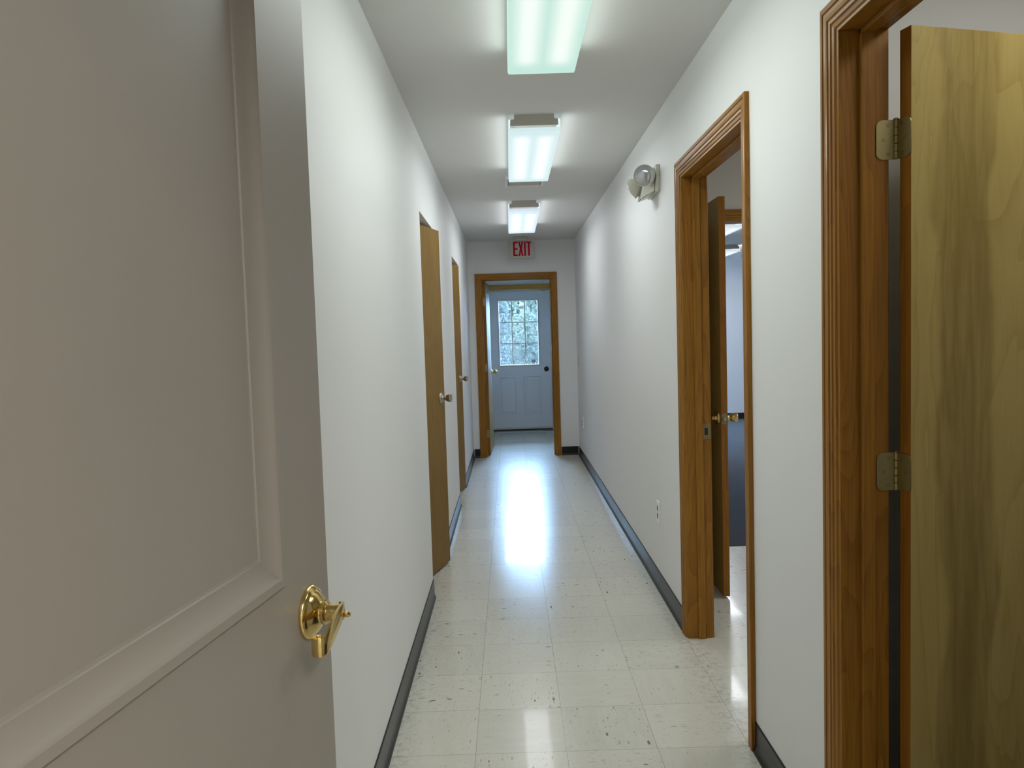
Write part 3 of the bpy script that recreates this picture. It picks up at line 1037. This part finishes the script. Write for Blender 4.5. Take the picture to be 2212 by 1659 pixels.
# small latch keeper at the top right of the door
bm = bmesh.new()
box(bm, 0.480 - xc, 0.540 - xc, -0.018, 0.008, 2.034, 2.056, bev=0.004)
box(bm, 0.498 - xc, 0.522 - xc, -0.020, 0.008, 2.018, 2.036, bev=0.004)
mesh_obj('alarm_contact', bm, IVORY, t6, label='small ivory contact block')


# ------------------------------------------------------------------ ceiling lights
def fixture(x, y0, y1, lens, label, group, color, power):
    L = y1 - y0
    e = empty('ceiling_light', (x, (y0 + y1) / 2, CEIL), 0, category='ceiling light', label=label)
    if group:
        e['group'] = group
    # metal pan with stepped end plates
    bm = bmesh.new()
    pr = [(-0.098, 0), (-0.100, -0.022), (-0.117, -0.024), (-0.119, -0.054), (0.119, -0.054), (0.117, -0.024), (0.100, -0.022), (0.098, 0)]
    extrude_profile(bm, pr, -L / 2, -L / 2 + 0.003, lambda a, b, t: (a, t, b))
    mesh_obj('end_plate', bm, HOUSING, e)
    bm = bmesh.new()
    extrude_profile(bm, pr, L / 2 - 0.003, L / 2, lambda a, b, t: (a, t, b))
    mesh_obj('end_plate', bm, HOUSING, e)
    bm = bmesh.new()
    extrude_profile(bm, [(-0.095, 0), (-0.095, -0.030), (0.095, -0.030), (0.095, 0)], -L / 2 + 0.003, L / 2 - 0.003, lambda a, b, t: (a, t, b))
    mesh_obj('housing', bm, HOUSING, e)
    # wraparound lens
    bm = bmesh.new()
    o_ = [(-0.119, -0.022), (-0.1285, -0.026), (-0.1285, -0.080), (-0.1245, -0.0875), (0.1245, -0.0875), (0.1285, -0.080), (0.1285, -0.026), (0.119, -0.022)]
    i_ = [(0.119, -0.024), (0.1255, -0.028), (0.1255, -0.078), (0.1225, -0.0845), (-0.1225, -0.0845), (-0.1255, -0.078), (-0.1255, -0.028), (-0.119, -0.024)]
    A = L / 2 + 0.004
    extrude_profile(bm, o_ + i_, -A, A, lambda a, b, t: (a, t, b))
    for s in (-1, 1):
        ya, yb = sorted((s * A, s * (A - 0.003)))
        box(bm, -0.1255, 0.1255, ya, yb, -0.086, -0.066)
    mesh_obj('lens', bm, lens, e)
    area('lamp_light', e, (0, 0, -0.0915), (0, 0, 0), 0.235, L * 0.96, power, color)
    for s in (-1, 1):
        area('lamp_light', e, (s * 0.132, 0, -0.058), (0, -s * math.pi / 2, 0), 0.05, L * 0.96, power * 0.085, color)
    return e


GR = 'wraparound lights along the corridor ceiling'
fixture(0.1540, 1.785, 3.010, LENS1, 'nearest greenish glowing ceiling light, cut off by the top of the view', GR, (0.93, 1.0, 0.96), LAMP)
fixture(0.1560, 3.860, 5.068, LENS2, 'middle ceiling light of the corridor, in front of the air vent', GR, (0.93, 0.99, 1.0), LAMP)
fixture(0.1520, 6.260, 7.560, LENS3, 'farthest corridor ceiling light, just before the exit sign', GR, (0.93, 0.97, 1.0), LAMP)
GR2 = 'lights on the carpeted room ceiling'
fixture(2.213, 7.600, 8.820, LENS3, 'nearer carpeted room light glimpsed under the inner doorway header', GR2, (0.90, 0.95, 1.0), LAMP * 2.2)
fixture(2.862, 9.930, 11.150, LENS3, 'farther carpeted room light glimpsed through the inner doorway', GR2, (0.90, 0.95, 1.0), LAMP * 2.2)
fixture(1.35, 0.98, 1.60, LENS1, 'ceiling light inside the nearest right hand room', None, (1.0, 0.98, 0.90), LAMP * 0.62)
fixture(0.75, -1.45, -0.23, LENS2, 'added fill light on the ceiling behind the viewpoint', None, (1.0, 0.97, 0.93), LAMP * 3.9)  # unseen fixture added behind the viewpoint as fill light
fixture(2.60, 2.90, 4.12, LENS2, 'ceiling light of the room past the second doorway', None, (0.96, 0.99, 1.0), LAMP * 2.0)

# air vent behind the middle light
vt = empty('ceiling_vent', (0.140, 5.455, CEIL), 0, category='vent', label='white louvred air vent on the ceiling behind the middle light')
bm = bmesh.new()
rect_moulding(bm, -0.135, 0.135, -0.155, 0.155, [(0, 0), (0.0, 0.010), (0.003, 0.017), (0.017, 0.019), (0.020, 0.002)], lambda a, b, h: (a, b, -h))
mesh_obj('vent_frame', bm, simple('bright white enamel', (0.95, 0.95, 0.95), 0.3), vt)
mesh_obj('vent_back', B(-0.125, 0.125, -0.145, 0.145, -0.0015, 0), DARK, vt)
for k in range(9):
    yy = -0.125 + 0.0312 * k
    bm = bmesh.new()
    extrude_profile(bm, [(yy - 0.010, -0.0025), (yy + 0.008, -0.0105), (yy + 0.0095, -0.0095), (yy - 0.0085, -0.0015)], -0.112, 0.112, lambda a, b, t: (t, a, b))
    mesh_obj('louvre', bm, HOUSING, vt)

# ------------------------------------------------------------------ exit sign
EY = 8.500
red = simple('red sign letter', (0.50, 0.004, 0.030), 0.7, **{'Specular IOR Level': 0.15})
signp = simple('aged sign enamel', (0.50, 0.49, 0.42), 0.6)
ex = empty('exit_sign', (0.162, EY, CEIL), 0, category='exit sign', label='white ceiling-hung sign reading EXIT in red letters before the end doorway')
sz0_, sz1_ = -0.236, -0.048
mesh_obj('sign_body', B(-0.145, 0.145, 0, 0.042, sz0_, sz1_, bev=0.006), signp, ex)
mesh_obj('canopy', B(-0.062, 0.062, -0.012, 0.054, -0.046, 0, bev=0.008), signp, ex)
bm = bmesh.new()
LH = 0.155
lz0 = sz0_ + 0.026
st_ = 0.021


def poly(bm, pts, y0=-0.0015, y1=0.001):
    extrude_profile(bm, pts, y0, y1, lambda a, b, t: (a, t, b))


def letter(pts_list):
    bm = bmesh.new()
    for p in pts_list:
        poly(bm, p)
    mesh_obj('letter', bm, red, ex)


def R_(a0, a1, b0, b1):
    return [(a0, b0), (a1, b0), (a1, b1), (a0, b1)]


z0l, z1l, zm = lz0, lz0 + LH, lz0 + LH * 0.5
xE = -0.090
letter([R_(xE, xE + st_, z0l, z1l), R_(xE + st_, xE + 0.050, z0l, z0l + 0.018), R_(xE + st_, xE + 0.048, zm - 0.010, zm + 0.008), R_(xE + st_, xE + 0.050, z1l - 0.018, z1l)])
xX = -0.032
w_ = 0.054
hx = xX + w_ / 2
letter([[(xX, z0l), (xX + 0.019, z0l), (hx, zm - 0.026), (xX + w_ - 0.019, z0l), (xX + w_, z0l), (hx + 0.0115, zm),
         (xX + w_, z1l), (xX + w_ - 0.019, z1l), (hx, zm + 0.026), (xX + 0.019, z1l), (xX, z1l), (hx - 0.0115, zm)]])
letter([R_(0.030, 0.030 + 0.020, z0l, z1l)])
xT = 0.057
letter([R_(xT, xT + 0.050, z1l - 0.018, z1l), R_(xT + 0.015, xT + 0.036, z0l, z1l - 0.018)])

# ------------------------------------------------------------------ emergency light
eml = empty('emergency_light', (XR, 4.0, 2.15), 0, category='emergency light', label='ivory twin-headed emergency light high on the right wall by the second doorway')
bm = bmesh.new()
# backplate and tapering body
box(bm, -0.020, 0, -0.125, 0.125, -0.060, 0.072, bev=0.004)
mesh_obj('back_plate', bm, IVORY, eml)
bm = bmesh.new()
A_ = [(-0.0195, -0.098, -0.058), (-0.0195, 0.098, -0.058), (-0.0195, 0.098, 0.066), (-0.0195, -0.098, 0.066)]
Bq = [(-0.086, -0.050, -0.088), (-0.086, 0.050, -0.088), (-0.056, 0.050, 0.052), (-0.056, -0.050, 0.052)]
va = [bm.verts.new(p) for p in A_]
vb = [bm.verts.new(p) for p in Bq]
for i in range(4):
    j = (i + 1) % 4
    bm.faces.new([va[i], va[j], vb[j], vb[i]])
bm.faces.new(va)
bm.faces.new(vb)
bmesh.ops.bevel(bm, geom=list(bm.edges), offset=0.006, segments=2, affect='EDGES')
mesh_obj('battery_box', bm, IVORY, eml, 30)
lens_m = simple('clear ribbed lamp lens', (0.55, 0.56, 0.58), 0.12, 0.6)


def head(loc, d, nm):
    d = Vector(d).normalized()
    bm = bmesh.new()
    lathe(bm, [(0, -0.052), (0.014, -0.051), (0.030, -0.042), (0.043, -0.026), (0.051, -0.006), (0.0535, 0.006), (0.0535, 0.011), (0.0500, 0.012), (0.0480, 0.009), (0, 0.009)], loc, d, 40)
    hd = mesh_obj('lamp_head', bm, IVORY, eml, 40, label=nm)
    bm = bmesh.new()
    lathe(bm, [(0.0475, 0.0095), (0.040, 0.014), (0.022, 0.018), (0, 0.019)], loc, d, 40)
    mesh_obj('lamp_lens', bm, lens_m, hd, 60)
    bm = bmesh.new()
    p = Vector(loc) - d * 0.040
    q = Vector((-0.060, p.y * 0.55, p.z * 0.5))
    lathe(bm, [(0.009, 0), (0.009, (q - p).length)], p, q - p, 16)
    mesh_obj('swivel_arm', bm, IVORY, hd, True)


head((-0.076, -0.118, 0.018), (-0.34, -0.92, -0.16), 'lamp head turned toward the viewer')
head((-0.112, 0.030, -0.016), (-0.86, 0.25, -0.42), 'lamp head turned across the corridor')

# ------------------------------------------------------------------ outlets and switch
PLATE = simple('bright white cover plate', (0.97, 0.97, 0.97), 0.3)
ol = empty('wall_outlet', (XR, 4.071, 0.428), 0, category='outlet', label='white duplex outlet low on the right wall beyond the second doorway')
mesh_obj('cover_plate', B(-0.0075, 0, -0.036, 0.036, -0.058, 0.058, bev=0.0015), PLATE, ol)
for s in (-1, 1):
    bm = bmesh.new()
    lathe(bm, [(0, 0.0070), (0.0168, 0.0070), (0.0162, 0.0086), (0, 0.0088)], (0, 0, s * 0.0195), (-1, 0, 0), 28)
    rc_ = mesh_obj('receptacle', bm, GREYSLOT, ol, 30)
    bm = bmesh.new()
    box(bm, -0.0093, -0.0083, -0.0075, -0.0055, s * 0.0195 - 0.001, s * 0.0195 + 0.007)
    box(bm, -0.0093, -0.0083, 0.0055, 0.0075, s * 0.0195 - 0.001, s * 0.0195 + 0.006)
    mesh_obj('slot', bm, DARK, rc_)
ol2 = copy_tree(ol)
ol2.location = (XR, 8.290, 0.438)
ol2['label'] = 'small outlet low on the right wall beside the end wall'
ol['group'] = 'outlets on the right wall'
ol2['group'] = 'outlets on the right wall'
sw = empty('light_switch', (XR, 8.685, 1.090), 0, category='light switch', label='ivory light switch on the right wall near the end doorway')
mesh_obj('cover_plate', B(-0.006, 0, -0.035, 0.035, -0.057, 0.057, bev=0.002), IVORY, sw)
mesh_obj('toggle', B(-0.016, -0.005, -0.004, 0.004, -0.004, 0.012, bev=0.001), WHITEP, sw)

# ------------------------------------------------------------------ outdoors
grass = Mat('lawn')
gn = grass.noise(grass.coords(), 6, 6, 0.7)
grass.set(color=grass.mix(gn, (0.05, 0.06, 0.03), (0.09, 0.09, 0.06)), rough=0.9)
struct('ground', B(-40, 40, DE + 0.16, 70, -0.25, -0.06), grass.m, 'pale green lawn outside the exterior door', 'lawn')


def leafmat(name, c1, c2):
    m = Mat(name)
    n = m.noise(m.coords(), 2.2, 4, 0.6)
    n2 = m.noise(m.coords(), 17, 2, 0.6)
    f = m.math('ADD', m.math('MULTIPLY', n, 0.6), m.math('MULTIPLY', n2, 0.4))
    m.set(color=m.mix(m.smooth(f, 0.38, 0.62), c1, c2), rough=0.8)
    m.p.inputs['Specular IOR Level'].default_value = 0.03
    return m.m


LEAF1 = leafmat('light green leaves', (0.012, 0.017, 0.009), (0.034, 0.039, 0.023))
LEAF2 = leafmat('blue green leaves', (0.010, 0.014, 0.011), (0.026, 0.031, 0.024))
BARK = simple('grey bark', (0.12, 0.10, 0.08), 0.9, var=0.4, scale=12)


def foliage(seed, centre, radii, n, size, zmin=0.05):
    rs = np.random.RandomState(seed)
    d = rs.normal(size=(n, 3))
    d /= np.linalg.norm(d, axis=1)[:, None]
    lob = 1 + 0.16 * np.sin(5 * d[:, 0] + seed) * np.cos(4 * d[:, 2] + seed) + 0.12 * np.sin(9 * d[:, 1] + 2 * seed)
    r = (rs.uniform(0.25, 1, n) ** 0.42) * lob
    c = np.array(centre) + d * r[:, None] * np.array(radii)
    c[:, 2] = np.maximum(c[:, 2], zmin)
    a = rs.normal(size=(n, 3)); a /= np.linalg.norm(a, axis=1)[:, None]
    b = np.cross(a, rs.normal(size=(n, 3))); b /= np.linalg.norm(b, axis=1)[:, None]
    s = size * rs.uniform(0.6, 1.3, n)[:, None]
    vs = np.stack([c - a * s, c + b * s * 0.5, c + a * s, c - b * s * 0.5], 1).reshape(-1, 3)
    me = bpy.data.meshes.new('foliage')
    me.from_pydata(vs.tolist(), [], [(4 * i, 4 * i + 1, 4 * i + 2, 4 * i + 3) for i in range(n)])
    return me


def plant(name, label, x, y, h, rx, seed, mat, n, cz=None, rz_=None, trunk=True, size=0.13, cat='tree'):
    e = empty(name, (x, y, -0.06), 0, category=cat, label=label, group='greenery outside the exterior door')
    cz = h * 0.5 if cz is None else cz
    rz_ = h * 0.5 if rz_ is None else rz_
    fo = bpy.data.objects.new('foliage', foliage(seed, (0, 0, cz), (rx, rx, rz_), n, size))
    fo.data.materials.append(mat)
    COL.objects.link(fo)
    fo.parent = e
    if trunk:
        bm = bmesh.new()
        lathe(bm, [(0.20, 0), (0.14, 0.5), (0.10, cz), (0.03, cz + rz_ * 0.6), (0, cz + rz_ * 0.7)], (0, 0, 0), (0, 0, 1), 14)
        mesh_obj('trunk', bm, BARK, e, True)
    return e


plant('leafy_shrub', 'dark shrub behind the left panes of the exterior door', -0.55, 16.6, 2.7, 0.62, 3, LEAF2, 9000, trunk=False, size=0.05, cat='shrub')
plant('leafy_shrub', 'light green shrub low behind the middle panes of the exterior door', 0.55, 19.4, 2.0, 0.95, 5, LEAF1, 12000, trunk=False, size=0.05, cat='shrub')
plant('leafy_shrub', 'low shrub behind the right panes of the exterior door', 1.45, 16.9, 1.7, 0.70, 8, LEAF2, 8000, trunk=False, size=0.05, cat='shrub')
plant('leafy_tree', 'light green tree outside behind the middle panes', 0.1, 23.6, 4.6, 1.6, 11, LEAF1, 26000, cz=2.4, rz_=2.3, size=0.085)
plant('leafy_tree', 'tall bluish tree outside on the right', 2.6, 27.8, 6.0, 1.9, 13, LEAF2, 13000, cz=3.0, rz_=2.4, size=0.15)
plant('leafy_tree', 'bluish tree outside on the left', -2.4, 28.5, 5.0, 2.0, 17, LEAF2, 13000, cz=2.6, rz_=2.5, size=0.15)
plant('leafy_tree', 'wide pale tree at the back of the lawn', 0.8, 37.0, 6.0, 4.4, 19, LEAF1, 34000, cz=2.8, rz_=2.8, size=0.18)
